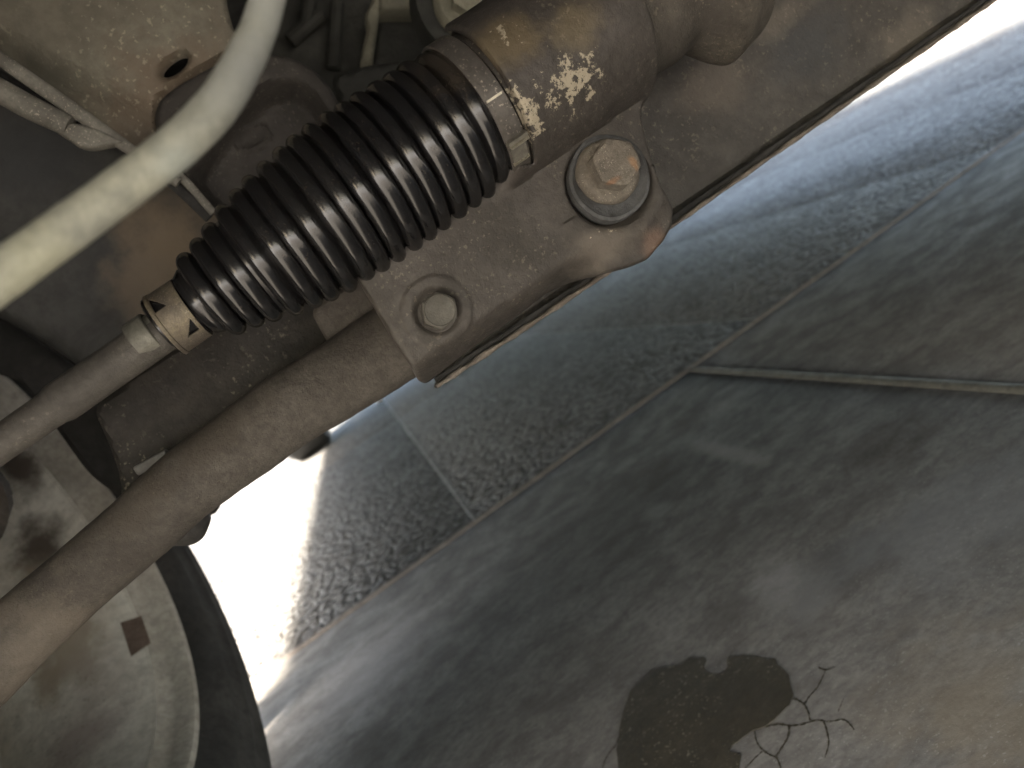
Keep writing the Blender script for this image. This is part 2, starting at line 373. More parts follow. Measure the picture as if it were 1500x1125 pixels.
# ---- front wheel
WC = (-.23, .492, .327)
def wp(X, a, r): return (X, WC[1]+r*math.cos(a), WC[2]+r*math.sin(a))
def barrel(x, y):
    r_ = ray(x, y); lo = None
    for k in range(2000):
        t = .3+k*.0005; p = CP+r_*t; rho = math.hypot(p[1]-WC[1], p[2]-WC[2]); X = p[0]-WC[0]
        if X > -.018 or p[1] < WC[1]: continue
        Rb = float(np.interp(-X, [.02, .035, .055, .08, .12, .14], [.180, .1765, .170, .168, .168, .176]))
        if rho >= Rb-.0006: return p
    return CP+r_
rimm, _ = mat('dusty_alloy', (0.744, 0.720, 0.636), (0.624, 0.588, 0.516), dust=(0.456, 0.372, 0.288), dustamt=.75, rough=.6, scale=20, bump=.25, metallic=.0,
              spots=[(v3(barrel(30, 690)), (.02, .022, .022), (.075, .058, .045), .95), (v3(barrel(60, 800)), (.02, .022, .022), (.065, .052, .042), .95), (v3(barrel(165, 700)), (.010, .012, .010), (.13, .105, .085), .7), (v3(barrel(90, 900)), (.03, .04, .03), (.42, .37, .29), .6), (v3(barrel(120, 1080)), (.03, .03, .03), (.30, .25, .24), .7), (v3(barrel(70, 1000)), (.012, .02, .03), (.26, .20, .14), .7), (wp(-.30, -.55, .17), (.03, .05, .05), (.30, .255, .205), .8), (wp(-.33, .75, .17), (.05, .03, .03), (.17, .145, .115), .9), (wp(-.27, 1.35, .18), (.03, .05, .03), (.16, .13, .10), .85),
                     (wp(-.29, -.95, .18), (.03, .03, .04), (.34, .30, .27), .5)], speck=.4, speckcol=(.09, .075, .05))
fw = thing('front_wheel', 'front wheel seen from inside with chalky dusty rim and dark tyre', 'wheel', (-.33, .492, .005))
lip, _ = mat('rim_lip', (.46, .42, .35), (.36, .32, .26), dust=(.52, .48, .42), dustamt=.6, rough=.9, scale=30, bump=.2)
rim_o = link('rim', lathe([(-.021, .1798), (-.035, .1765), (-.055, .170), (-.08, .168), (-.12, .168), (-.14, .176), (-.15, .17), (-.155, .10), (-.155, .0)], WC, n=128), rimm, parent=fw)
link('rim_flange', lathe([(-.0225, .1792), (-.0195, .1820), (-.016, .1865), (-.012, .189), (-.003, .190), (.0005, .1925), (.0015, .196), (-.001, .199), (-.005, .1995)], WC, n=160), lip, parent=rim_o)
link('tyre', lathe([(-.006, .1985), (-.004, .205), (.004, .213), (.008, .225), (.0092, .228), (.0085, .231), (.0105, .243), (.0118, .246), (.0108, .249), (.009, .264), (.0096, .2665), (.0078, .269), (.003, .282), (-.006, .294), (-.012, .304), (-.02, .312), (-.035, .317), (-.17, .317), (-.19, .311), (-.205, .30), (-.215, .25), (-.2, .2)], WC, n=160, wob=lambda a, t: (.0022*math.sin(a*60)**2 if -.04 < t < -.015 else 0)), rub, parent=fw)
rust_m, _ = mat('brown_rust', (.20, .12, .085), (.15, .095, .07), dust=(.26, .18, .13), dustamt=.5, rough=.85, scale=70, bump=.4)
# rust coloured square patch of old balance weight on the barrel
corn = [(176, 912), (207, 902), (221, 942), (192, 962)]
pw = []
for i in range(9):
    for j in range(9):
        u, v = i/8, j/8; x = (1-u)*(1-v)*corn[0][0]+u*(1-v)*corn[1][0]+u*v*corn[2][0]+(1-u)*v*corn[3][0]; y = (1-u)*(1-v)*corn[0][1]+u*(1-v)*corn[1][1]+u*v*corn[2][1]+(1-u)*v*corn[3][1]
        pw.append(barrel(x, y))
link('weight_mark', mesh('wm', pw, [(i*9+j, i*9+j+1, (i+1)*9+j+1, (i+1)*9+j) for i in range(8) for j in range(8)]), rust_m, parent=rim_o)
brk, _ = mat('brake_iron', (.10, .08, .065), (.06, .05, .042), dust=(.17, .14, .11), dustamt=.7, rough=.8, scale=30, bump=.4)
link('brake_disc', lathe([(-.085, .02), (-.085, .075), (-.09, .08), (-.09, .100), (-.102, .100), (-.102, .02)], WC, n=96), brk, parent=fw)
kn = tube([wp(-.245, .95, .02), wp(-.25, .6, .06), wp(-.255, .75, .10)], [.030, .024, .016], n=20, wob=.05)
link('knuckle', kn, brk, parent=fw)
link('dust_shield', lathe([(-.076, .05), (-.074, .10), (-.07, .118), (-.076, .12), (-.08, .10), (-.082, .05)], WC, n=60, a0=-.1, a1=1.9, wob=lambda a, t: .03*math.sin(a*7)), brk, parent=fw)

# ---- lower arm tube
arm_m, _ = mat('dusty_arm_steel', (0.075, 0.062, 0.050), (0.052, 0.042, 0.034), dust=(0.102, 0.086, 0.070), dustamt=.6, rough=.8, scale=45, bump=.5,
               spots=[(v3(at(300, 640, .33)), (.03, .03, .012), (.045, .038, .03), .7), (v3(at(200, 740, .33)), (.03, .03, .009), (.05, .042, .033), .6), (v3(at(60, 930, .33)), (.03, .04, .03), (.14, .12, .098), .5)], speck=.1, speckcol=(.26, .23, .18))
ar = thing('lower_arm', 'long curved dusty brown steel arm reaching down left across the wheel', 'suspension arm', v3(at(300, 690, .34)))
cp = [(-90, 1035, .315, .0150), (-30, 985, .318, .0148), (31, 925, .32, .0142), (120, 846, .325, .0138), (206, 772, .33, .0144), (276, 708, .335, .0150), (363, 645, .34, .0158), (420, 603, .343, .0163), (487, 562, .347, .0170), (560, 515, .35, .0180), (640, 462, .35, .019), (720, 410, .35, .02)]
link('arm_tube', tube([at(a, b, c) for a, b, c, d in cp], [d*1.02 for *_, d in cp], n=40, sub=10, wob=.006, flat=.85), arm_m, parent=ar)
pn, _ = mat('arm_panel_steel', (0.037, 0.033, 0.029), (0.025, 0.023, 0.020), dust=(0.049, 0.040, 0.032), dustamt=.6, rough=.8, scale=22, bump=.35, speck=.25)
pl = roundpoly(px([(120, 600), (300, 470), (400, 400), (450, 350), (640, 250), (700, 420), (560, 580), (330, 700), (180, 790), (165, 700)], .375), .006)
link('arm_web', stamped(pl, .375, .0022, .003, edge=.003, fn=lambda P: .012*sm(.27, .33, P[:, 1])), pn, parent=ar)
pr = roundpoly(px([(452, 452), (500, 425), (560, 380), (640, 420), (640, 500), (560, 520), (490, 520)], .352), .006)
link('arm_bush_plate', stamped(pr, .352, .0015, .003, edge=.002), arm_m, parent=ar)
tabm, _ = mat('dull_tab', (.16, .155, .15), (.11, .105, .10), scale=60, rough=.6, bump=.2)
t0, t1 = at(200, 690, .365), at(247, 664, .365)
link('tab', box((t0+t1)/2, (float(np.linalg.norm(t1-t0)), .006, .0045), rot=Matrix.Rotation(-math.atan2(t1[2]-t0[2], t1[0]-t0[0]), 3, 'Y'), bev=.001), tabm, parent=ar)
b = bmesh.new(); bmesh.ops.create_icosphere(b, subdivisions=4, radius=1)
for v in b.verts:
    k = 1+.08*math.sin(v.co.z*9); v.co = Vector((v.co.x*.0115*k, v.co.y*.0115*k, v.co.z*.0125))
bmesh.ops.translate(b, vec=Vector(v3(at(268, 762, .375))), verts=b.verts); me = bpy.data.meshes.new('bj'); b.to_mesh(me); b.free()
link('ball_joint_boot', me, rub, parent=ar)
wl = [at(575, 503, .34), at(590, 514, .34), at(600, 527, .34)]
link('nut_edge', tube(wl, [.0022, .0028, .0022], n=10, sub=4), tabm, parent=ar)

# ---- inner fender panel (dark, lower left)
pan_m, _ = mat('dark_panel_paint', (0.050, 0.050, 0.048), (0.034, 0.035, 0.034), dust=(0.076, 0.074, 0.066), dustamt=.5, rough=.7, scale=14, bump=.2,
               spots=[(v3(at(250, 350, .46)), (.030, .05, .035), (.155, .12, .082), .9), (v3(at(215, 420, .46)), (.022, .05, .02), (.13, .105, .078), .7), (v3(at(30, 230, .46)), (.03, .03, .02), (.03, .032, .033), .7)])
ip = thing('inner_panel', 'smooth dark grey inner panel with a brown dusty patch left of the boot', 'body panel', v3(at(150, 350, .46)))
pp = roundpoly(px([(-160, 60), (60, 130), (230, 240), (345, 300), (420, 420), (300, 560), (180, 590), (60, 505), (-30, 455), (-160, 420)], .46), .02)
link('panel_sheet', stamped(pp, .46, .003, .004, edge=.012, fn=lambda P: .006*snoise(P, 18, 5)), pan_m, parent=ip)
dk, _ = mat('gap_shade_black', (.022, .021, .020), (.014, .014, .013), dust=(.05, .046, .04), dustamt=.4, rough=.85, scale=30, bump=.3)  # black colour stands for shade in the gaps, hole and grooves
pp = roundpoly(px([(-160, 380), (-10, 460), (80, 520), (190, 600), (330, 640), (320, 760), (220, 760), (130, 700), (30, 560), (-160, 500)], .49), .01)
link('dark_gap_sheet', stamped(pp, .49, .004, .004, edge=.004), dk, parent=ip)  # black sheet put in for the shaded gap between panel and wheel
# ---- crossmember upper left
cm_m, _ = mat('olive_dusty_steel', (0.157, 0.138, 0.090), (0.115, 0.098, 0.065), dust=(0.221, 0.195, 0.134), dustamt=.6, rough=.75, scale=18, bump=.3,
              spots=[(v3(at(255, 130, .40)), (.05, .05, .03), (.115, .085, .06), .8), (v3(at(30, 100, .40)), (.02, .05, .015), (.07, .065, .05), .7), (v3(at(190, 200, .40)), (.016, .05, .012), (.05, .042, .032), .6)], speck=.4, speckcol=(.34, .31, .23))
cmb = thing('crossmember', 'olive brown dusty crossmember with an oval hole in the upper left', 'crossmember', v3(at(150, 60, .41)))
def oval(cx, cy, a, b, ang, Y, n=28):
    r = math.radians(ang); return px([(cx+a*math.cos(t)*math.cos(r)-b*math.sin(t)*math.sin(r), cy+a*math.cos(t)*math.sin(r)+b*math.sin(t)*math.cos(r)) for t in [2*math.pi*k/n for k in range(n)]], Y)
YC = .41
hole = oval(254, 93, 23, 8.5, -36, YC); rimo = oval(254, 97, 30, 17, -36, YC)
outl = roundpoly(px([(-140, -120), (320, -120), (331, 5), (343, 48), (372, 64), (392, 110), (380, 200), (310, 300), (250, 262), (190, 216), (100, 150), (0, 82), (-140, 0)], YC), .004)
lobe = roundpoly(px([(218, 172), (226, 140), (256, 118), (290, 98), (326, 76), (500, 60), (560, 200), (420, 330), (300, 300), (235, 250)], YC), .012)
def cmf(P):
    y = .004*sm(0, .006, -sdist(P, rimo)*-1)*0
    y = y+.0035*sm(-.002, .004, sdist(P, rimo))
    y = y+.010*sm(-.0005, .003, sdist(P, lobe))
    y = y+.003*snoise(P, 30, 9)
    low = px([(-140, 60), (420, 330)], YC)
    d = np.abs(np.cross(low[1]-low[0], P-low[0]))/np.linalg.norm(low[1]-low[0])
    return y+.010*sm(.030, .012, d)
link('sheet', stamped(outl, YC, .0016, .003, edge=.003, fn=cmf, holes=[hole]), cm_m, parent=cmb)
lb_m, _ = mat('brown_pan_steel', (0.039, 0.032, 0.026), (0.027, 0.022, 0.018), dust=(0.049, 0.042, 0.032), dustamt=.4, rough=.8, scale=25, bump=.2, speck=.06)
YL = .398
lobe2 = roundpoly(px([(221, 180), (228, 143), (258, 121), (292, 101), (330, 82), (372, 72), (425, 78), (462, 98), (490, 132), (505, 170), (560, 200), (520, 330), (400, 400), (318, 322), (265, 255)], YL), .010)
rec = roundpoly(px([(262, 262), (300, 205), (345, 150), (388, 118), (430, 112), (462, 132), (492, 175), (540, 230), (500, 320), (400, 380), (322, 318)], YL), .010)
emb = oval(363, 187, 27, 17, -22, YL)
def lf(P):
    y = .020*sm(-.001, .007, sdist(P, rec))
    e = sdist(P, emb); return y-.0022*sm(-.0015, .0, e)*sm(.003, .0, e)
link('pan_lobe', stamped(lobe2, YL, .0016, .003, edge=.005, fn=lf), lb_m, parent=cmb)
bk = box(at(254, 93, YC+.05), (.06, .004, .04)); link('hole_backing', bk, dk, parent=cmb)
# flange lines along the lower edge of the crossmember
fl_m, _ = mat('seam_steel', (0.177, 0.162, 0.127), (0.121, 0.108, 0.086), dust=(0.050, 0.044, 0.035), dustamt=.6, rough=.7, scale=50, bump=.4, speck=.4)
link('seam_flange', tube([at(-60, 44, .395), at(0, 86, .395), (at(95, 152, .395)), at(195, 222, .395), at(262, 268, .395)], [.0030, .0032, .0034, .0028, .0026], n=12, flat=.6), fl_m, parent=cmb)
link('seam_flange', tube([at(228, 232, .40), at(268, 262, .40), at(313, 312, .40)], [.0020, .0021, .002], n=12, flat=.6), fl_m, parent=cmb)
link('seam_gap', tube([at(150, 196, .402), at(215, 240, .402), at(262, 278, .402), at(308, 318, .402)], [.0025, .0025, .0025, .0035], n=10, flat=.6), dk, parent=cmb)
pt = thing('brake_pipe', 'short thick brown pipe ending in a bracket on the left edge', 'pipe', v3(at(50, 150, .40)))
link('pipe', tube([at(-80, 95, .395), at(-10, 128, .395), at(45, 158, .395), at(103, 186, .395)], [.0055, .0056, .0056, .005], n=24), fl_m, parent=pt)
tb = roundpoly(px([(78, 192), (100, 178), (115, 180), (150, 190), (185, 208), (160, 212), (132, 218), (112, 214), (98, 203)], .392), .003)
link('pipe_bracket', stamped(tb, .392, .0007, .004, edge=.002), fl_m, parent=pt)
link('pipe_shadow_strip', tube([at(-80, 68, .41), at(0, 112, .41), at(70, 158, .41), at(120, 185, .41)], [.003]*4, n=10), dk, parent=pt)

# ---- engine parts far behind, top centre
en_m, _ = mat('oily_casting', (0.038, 0.038, 0.030), (0.025, 0.025, 0.020), dust=(0.059, 0.056, 0.042), dustamt=.5, rough=.7, scale=25, bump=.4)
ol_m, _ = mat('olive_bracket_steel', (.25, .225, .135), (.17, .155, .095), dust=(.12, .11, .075), dustamt=.5, rough=.75, scale=40, bump=.4, speck=.3)
eg = thing('engine_casting', 'dark oily engine casting with ribs behind the boot', 'engine', v3(at(500, 50, .62)))
YE = .64
link('block', stamped(roundpoly(px([(330, -200), (760, -200), (760, 140), (600, 210), (470, 160), (380, 100)], YE), .01), YE, .004, .02, edge=.006, fn=lambda P: .008*snoise(P, 60, 11)), en_m, parent=eg)
for (a, b, c, d) in ((425, 60, 470, 20), (494, 5, 488, 100), (455, -20, 450, 40)):
    link('rib', tube([at(a, b, YE-.012), at((a+c)/2, (b+d)/2, YE-.012), at(c, d, YE-.012)], [.006]*3, n=10), en_m, parent=eg)
link('cover', stamped(roundpoly(px([(484, 108), (545, 92), (640, 80), (640, 200), (540, 200), (500, 160)], .50), .006), .50, .003, .01, edge=.004), en_m, parent=eg)
ob = thing('engine_bracket', 'olive angled bracket frame behind the top of the boot', 'bracket', v3(at(560, 30, .58)))
YB = .58
link('upright', stamped(roundpoly(px([(527, 90), (538, 38), (534, 20), (544, 2), (556, -40), (575, -40), (556, 20), (552, 50), (546, 90)], YB), .002), YB, .0015, .012, edge=.003), ol_m, parent=ob)
link('top_rail', stamped(roundpoly(px([(556, -30), (660, -20), (700, 0), (700, 14), (625, 12), (556, 14)], YB-.004), .002), YB-.004, .0015, .02, edge=.003), ol_m, parent=ob)
link('back_sheet', stamped(roundpoly(px([(556, 14), (640, 14), (645, 60), (590, 98), (548, 92)], YB+.02), .003), YB+.02, .002, .006, edge=.002), en_m, parent=ob)
mb = thing('mount_bolt', 'round dusty olive bolt head at the top centre edge', 'bolt', v3(at(690, 0, .47)))
YM = .47
c = at(688, -2, YM)
link('washer', lathe([(0, .0), (0, .019), (.003, .0215), (.008, .022)], c, axis=(-.0, 1, 0), n=48), ol_m, parent=mb)
hexp = lathe([(-.011, .0), (-.0112, .010), (-.010, .0125), (0.001, .0125)], at(686, 0, YM), axis=(0, 1, 0), n=6); link('hex_head', hexp, ol_m, parent=mb)
link('backing', lathe([(0.009, 0), (.009, .04), (.03, .042)], at(705, -15, YM), axis=(0, 1, 0), n=40), en_m, parent=mb)

# ---- subframe plate on the right
sub_m, _ = mat('subframe_steel', (0.050, 0.044, 0.038), (0.037, 0.033, 0.030), dust=(0.064, 0.055, 0.046), dustamt=.5, rough=.65, scale=25, bump=.3,
               spots=[(v3(at(1190, 60, .315)), (.022, .05, .016), (.032, .034, .036), .75), (v3(at(1340, 60, .315)), (.022, .05, .016), (.10, .088, .073), .6), (v3(at(1150, 20, .315)), (.02, .05, .008), (.11, .097, .08), .6), (v3(at(1060, 120, .315)), (.018, .05, .012), (.08, .068, .056), .5)],
               speck=.15, speckcol=(.3, .26, .2))
sf = thing('subframe', 'wide dark brown subframe plate running to the upper right corner', 'subframe', v3(at(1150, 150, .315)))
YS = .315
so_ = px([(635, 572), (985, 331), (1100, 250), (1200, 180), (1300, 110), (1400, 40), (1475, -13), (1700, -170), (1700, -420), (1050, -420), (900, 60), (700, 420)], YS)
edge_pts = [at(x, y, YS) for x, y in ((985, 331), (1475, -13))]
def sfn(P):
    z0 = edge_pts[0][2]; z1 = edge_pts[1][2]; x0 = edge_pts[0][0]; x1 = edge_pts[1][0]
    d = P[:, 1]-(z0+(P[:, 0]-x0)*(z1-z0)/(x1-x0))                 # height above the lower edge
    b = np.hypot(P[:, 0]-at(1338, 72, YS)[0], P[:, 1]-at(1338, 72, YS)[1])
    return .006*sm(.0015, .006, d)+.007*sm(.06, .03, d)*sm(0, .02, d)*0-.0015*sm(.008, .004, b)+.0015*snoise(P, 60, 21)
link('plate', stamped(so_, YS, .0014, .0025, edge=.0006, fn=sfn, jag=.0004), sub_m, parent=sf)
lipm, _ = mat('pinched_lip_rust', (0.140, 0.108, 0.084), (0.091, 0.070, 0.056), dust=(0.189, 0.161, 0.133), dustamt=.5, rough=.85, scale=90, bump=.6, speck=.3)
lp = [(640, 566), (700, 526), (785, 470), (885, 402), (985, 331), (1100, 250), (1200, 180), (1300, 110), (1400, 40), (1475, -13), (1700, -170)]
link('pinched_lip', tube([at(x, y, YS-.003) for x, y in lp], [.0009, .0011, .0010, .0010, .0009, .0009, .0010, .0009, .0010, .0009, .0009], n=10, sub=14, wob=.25, flat=1.2), lipm, parent=sf)
link('groove_shade', tube([at(x-3, y-9, YS-.0002) for x, y in lp], [.0012]*11, n=8, sub=8, wob=.15), dk, parent=sf)  # black tube paints the shade of the groove above the lip

# ---- rack housing + mounting bracket
AX = lambda X: (X, .28, .3405+(X+.028)*.042)              # axis of the steering rack
hs_m, _ = mat('weathered_cast_steel', (0.048, 0.039, 0.032), (0.035, 0.029, 0.024), dust=(0.059, 0.049, 0.040), dustamt=.5, rough=.6, scale=38, bump=.35,
              spots=[(v3((.140, .258, .364)), (.016, .03, .007), (.15, .115, .07), .7), (v3((.128, .251, .350)), (.010, .02, .006), (.30, .26, .19), .35)], speck=.5, speckcol=(.40, .35, .26), metallic=.15,
              flakes=[(v3(at(835, 120, .252)), (.010, .03, .006), .40), (v3(at(765, 160, .252)), (.005, .03, .009), .42), (v3(at(740, 45, .252)), (.006, .03, .008), .50), (v3(at(865, 60, .252)), (.008, .03, .008), .47)])
rk = thing('steering_rack', 'thick brown cast steering rack housing above the rusty bolt', 'steering rack', v3(AX(.15)))
def housing(prof, n=96): return lathe(prof, AX(0), axis=(1, 0, .042), n=n, wob=lambda a, t: .004*math.sin(3*a+t*60)+.003*math.sin(5*a))
link('end_sleeve', housing([(.088, .0), (.088, .0268), (.097, .0270), (.098, .0288), (.146, .0292), (.1495, .0290), (.152, .0276), (.1535, .025)]), hs_m, parent=rk)
cs_m, _ = mat('rough_casting', (0.060, 0.050, 0.038), (0.044, 0.036, 0.029), dust=(0.076, 0.062, 0.044), dustamt=.6, rough=.7, scale=40, bump=.45, speck=.2, speckcol=(.28, .24, .18))
def csw(a, t):
    dr = max(0, -math.sin(a)*.85-math.cos(a)*.5)
    return .48*math.exp(-((t-.1945)/.0135)**4)*min(1, dr*1.25)**1.3+.006*math.sin(3*a+t*90)+.004*math.sin(7*a-t*200)
cprof = [(.150, .0), (.150, .0252)]+[(.152+.001*k, .0258-.0006*math.sin(k*.3)) for k in range(62)]+[(.2145, .024), (.2155, .018), (.2155, 0)]
link('tube_casting', lathe(cprof, AX(0), axis=(1, 0, .042), n=120, wob=csw), cs_m, parent=rk)

br_m, _ = mat('dusty_bracket_steel', (0.052, 0.042, 0.036), (0.040, 0.033, 0.027), dust=(0.062, 0.053, 0.044), dustamt=.5, rough=.6, scale=30, bump=.25, metallic=.15,
              spots=[(v3(at(965, 355, .27)), (.006, .02, .006), (.16, .09, .06), .35), (v3(at(900, 350, .27)), (.014, .03, .008), (.12, .104, .088), .5), (v3(at(745, 60, .25)), (.012, .05, .009), (.13, .10, .055), .5), (v3(at(850, 30, .25)), (.012, .05, .008), (.12, .095, .055), .5)],
              speck=.16, speckcol=(.30, .26, .20), flakes=[(v3(at(840, 115, .252)), (.010, .05, .006), .42), (v3(at(770, 160, .252)), (.0045, .05, .009), .44), (v3(at(740, 45, .252)), (.006, .05, .006), .51), (v3(at(900, 330, .272)), (.014, .03, .004), .55)])
YP = .274
mbk = thing('mounting_bracket', 'brown steel bracket plate with two bolts below the rack', 'bracket', v3(at(760, 400, YP)))
bo = px([(520, 400), (580, 505), (618, 560), (632, 566), (645, 556), (700, 510), (760, 468), (815, 425), (855, 408), (890, 400), (925, 391), (950, 380), (975, 352), (988, 328), (988, 300), (965, 268), (948, 200), (941, 158)], YP)
bo = np.vstack([bo, [(.1525, .318), (.1535, .345), (.1525, .3795), (.0943, .3770), (.0943, .3465), (.0943, .318), (.05, .335), (.02, .335)]])
bo = roundpoly(bo, .002, 4)
c1 = at(890, 268, YP); c2 = at(640, 456, YP)
def bf(P):
    r1 = np.hypot(P[:, 0]-c1[0], P[:, 1]-c1[2]); r2 = np.hypot(P[:, 0]-c2[0], P[:, 1]-c2[2])
    y = -.0014*sm(.0305, .019, r1)                                # raised pad round the big bolt
    y += .0042*sm(.0180, .0150, r1)                               # cup of the sleeve
    y -= .0007*sm(.0134, .0127, r2); y += .0024*sm(.0098, .0060, r2)   # dished disc round the small bolt
    # housing strap: plate rises to meet the tube
    zc = .3405+(P[:, 0]+.028)*.042
    dz = zc-P[:, 1]; xr = sm(.078, .090, P[:, 0])
    cyl = .28-np.sqrt(np.maximum(.0302**2-dz**2, 0))+np.where(np.abs(dz) > .0302, .01, 0)
    k = .007; a = YP+0*dz; h = np.clip(.5+.5*(a-cyl)/k, 0, 1); s = a*(1-h)+cyl*h-k*h*(1-h)
    y += (s-YP)*xr
    # lower edge folds away
    low = px([(632, 570), (890, 395)], YP); ab = low[1]-low[0]; d = ((P-low[0])@np.array([-ab[1], ab[0]]))/np.linalg.norm(ab)
    t = sm(.105, .085, P[:, 0]); y += (.018*sm(.014, -.001, d)**1.5)*t
    ring = np.exp(-((r1-.021)/.0035)**2)*(P[:, 1] < c1[2]-.004); y -= .0010*ring*(1+.4*snoise(P, 500, 31))
    return y+.0005*snoise(P, 90, 8)+.00015*snoise(P, 600, 18)
link('bracket_plate', stamped(bo, YP, .0008, .0025, edge=.0022, fn=bf, jag=.0002), br_m, parent=mbk)

# big rusty bolt
rb_m, _ = mat('rusty_flange_bolt', (0.129, 0.102, 0.075), (0.086, 0.069, 0.054), dust=(0.160, 0.134, 0.102), dustamt=.5, rough=.8, scale=110, bump=.7,
              spots=[(v3(at(858, 262, .257)), .0018, (.17, .085, .045), .7), (v3(at(895, 268, .257)), (.0045, .004, .0012), (.17, .085, .045), .6), (v3(at(930, 240, .257)), (.0015, .004, .003), (.22, .12, .06), .6), (v3(at(893, 222, .25)), (.0045, .004, .0045), (.13, .115, .10), .75)], speck=.4)
ws_m, _ = mat('black_bush_rubber', (.045, .045, .046), (.030, .030, .032), dust=(.09, .095, .105), dustamt=.6, rough=.6, scale=60, bump=.4)
bl = thing('tmp', '', '', v3(at(890, 250, YP))); bl.parent = None
bpy.data.objects.remove(bl)
bax = Vector((.0, -1, .10)).normalized()
wc = Vector(v3(at(890, 263, YP-.0005)))
wa = link('bush_washer', lathe([(-.004, .0), (-.004, .0160), (.001, .0165), (.0030, .0160), (.0034, .0148), (.0022, .0128), (.0022, 0)], wc, axis=bax, n=64, wob=lambda a, t: .025*math.sin(2*a)+.012*math.sin(5*a)), ws_m, parent=mbk)
bolt_c = Vector(v3(at(889, 253, YP-.003)))
bolt = link('rusty_bolt', lathe([(-.003, 0), (-.003, .0115), (.0, .0122), (.0022, .0121), (.0036, .0113), (.0046, .0100), (.0050, .006), (.0050, 0)], bolt_c, axis=bax, n=64, wob=lambda a, t: .012*math.sin(3*a)+.01*math.sin(7*a+1)), rb_m, parent=mbk)
bolt['label'] = 'large rusty flange bolt'
def hexhead(c, ax, r, h, ch, turn, dome=.0):
    prof = [(0, 1, 0), (h*.75, 1, 0), (h*.92, .985, .4), (h, .86, 1), (h+dome*.4, .6, 1), (h+dome, 0.02, 1)]
    q = Vector(ax).normalized().to_track_quat('X', 'Z').to_matrix(); V = []; n = 72
    for (t, s, rd) in prof:
        for k in range(n):
            a = 2*math.pi*k/n; hx = math.cos(math.pi/6)/math.cos(((a) % (math.pi/3))-math.pi/6)
            hx = min(hx, .985); rr = r*s*(hx*(1-rd)+.95*rd)
            V.append(Vector(c)+q@Vector((t, rr*math.cos(a+turn), rr*math.sin(a+turn))))
    Fc = [(i*n+k, i*n+(k+1) % n, (i+1)*n+(k+1) % n, (i+1)*n+k) for i in range(len(prof)-1) for k in range(n)]+[tuple(range((len(prof)-1)*n, len(prof)*n))]
    return fixn(mesh('hex', V, Fc))
link('hex_head', hexhead(bolt_c+bax*.0045, bax, .0093, .0088, 0, .35), rb_m, parent=bolt)
sb_m, _ = mat('grey_bolt_steel', (0.095, 0.086, 0.070), (0.073, 0.066, 0.053), dust=(0.056, 0.050, 0.039), dustamt=.4, rough=.55, scale=80, bump=.3, metallic=.3)
sbx = Vector((0, -1, .06)).normalized(); sc = Vector(v3(at(642, 457, YP+.001)))
sbolt = link('small_bolt', hexhead(sc, sbx, .0070, .0062, 0, .1), sb_m, parent=mbk); sbolt['label'] = 'smaller grey hex bolt'
fc_ = sc+sbx*.0062
link('bolt_face', lathe([(-.0004, .0059), (.0005, .0059), (.0006, .0056), (.0002, .0054), (.0001, 0)], fc_, axis=sbx, n=48), sb_m, parent=sbolt)
link('washer_seat', lathe([(-.001, .0), (-.001, .0088), (.0, .0088), (.0, .0)], sc, axis=sbx, n=48), br_m, parent=sbolt)

# ---- rubber boot
bt_m, B = mat('black_boot_rubber', (.010, .010, .0115), (.007, .007, .008), dust=(.014, .0135, .013), dustamt=.4, rough=.19, scale=60, bump=.012, speck=.15, speckcol=(.11, .085, .06), spec=.55, rough_var=.12,
                spots=[(v3((.085, .262, .362)), (.014, .02, .014), (.04, .032, .024), .5)])
bo_t = thing('steering_boot', 'black ribbed rubber bellows boot with a clamp at each end', 'rubber boot', v3(AX(.03)))
prof = []
N = 16; x0, x1 = -.0275, .0745
xr = [x0+(x1-x0)*k/(N-1)+.0004*math.sin(k*1.9+1) for k in range(N)]
rr = [.0168, .0184, .0203, .0229, .0246, .0259, .0271, .0281, .0288, .0292, .0293, .0293, .0292, .0290, .0289, .0289]
def hw(): return (x1-x0)/(N-1)/2
prof += [(-.0350, .0085), (-.0350, .0108), (-.0340, .0116), (-.0325, .0124), (-.0314, .0130)]
for k in range(N):
    h = hw(); R = rr[k]; val = R-(.0039+.0004*math.sin(k*2.3))
    for j, t in enumerate(np.linspace(-1, 1, 17)):
        s = math.sqrt(max(0, 1-abs(t)**2.2)) if abs(t) < .62 else None
        p = .5+.5*math.cos(math.pi*t)
        r = val+(R-val)*math.sqrt(max(0, 1-abs(t)**2.1))
        if j == 16 and k < N-1: continue
        prof.append((xr[k]+h*t, r))
h = hw(); e = xr[-1]+h
prof += [(e+.0010, .0258), (e+.0020, .0272), (e+.0036, .0279), (e+.005, .0276), (e+.0062, .0272), (e+.0064, .0279), (e+.0150, .0279), (e+.0158, .0268), (e+.0158, .025)]
bel = lathe(prof, AX(0), axis=(1, 0, .042), n=160, wob=lambda a, t: .003*math.sin(2*a+t*30)+.002*math.sin(3*a+1+t*50))
link('bellows', bel, bt_m, parent=bo_t, smooth=60)
cl_m, _ = mat('dull_band_steel', (.085, .072, .062), (.065, .056, .049), dust=(.12, .10, .08), dustamt=.5, rough=.5, scale=50, bump=.2, metallic=.3, speck=.3)
big = link('large_band_clamp', lathe([(e+.0066, .0278), (e+.0066, .0286), (e+.0070, .0288), (e+.0140, .0288), (e+.0144, .0286), (e+.0144, .0278)], AX(0), axis=(1, 0, .042), n=160), cl_m, parent=bo_t)
zn, _ = mat('zinc_edge', (0.450, 0.400, 0.280), (0.340, 0.290, 0.200), rough=.35, scale=120, bump=.3, metallic=.8)
def ringpt(X, ang, r):       # ang 0 = toward camera, positive = upward
    a = AX(X); return Vector((X, a[1]-r*math.cos(ang), a[2]+r*math.sin(ang)))
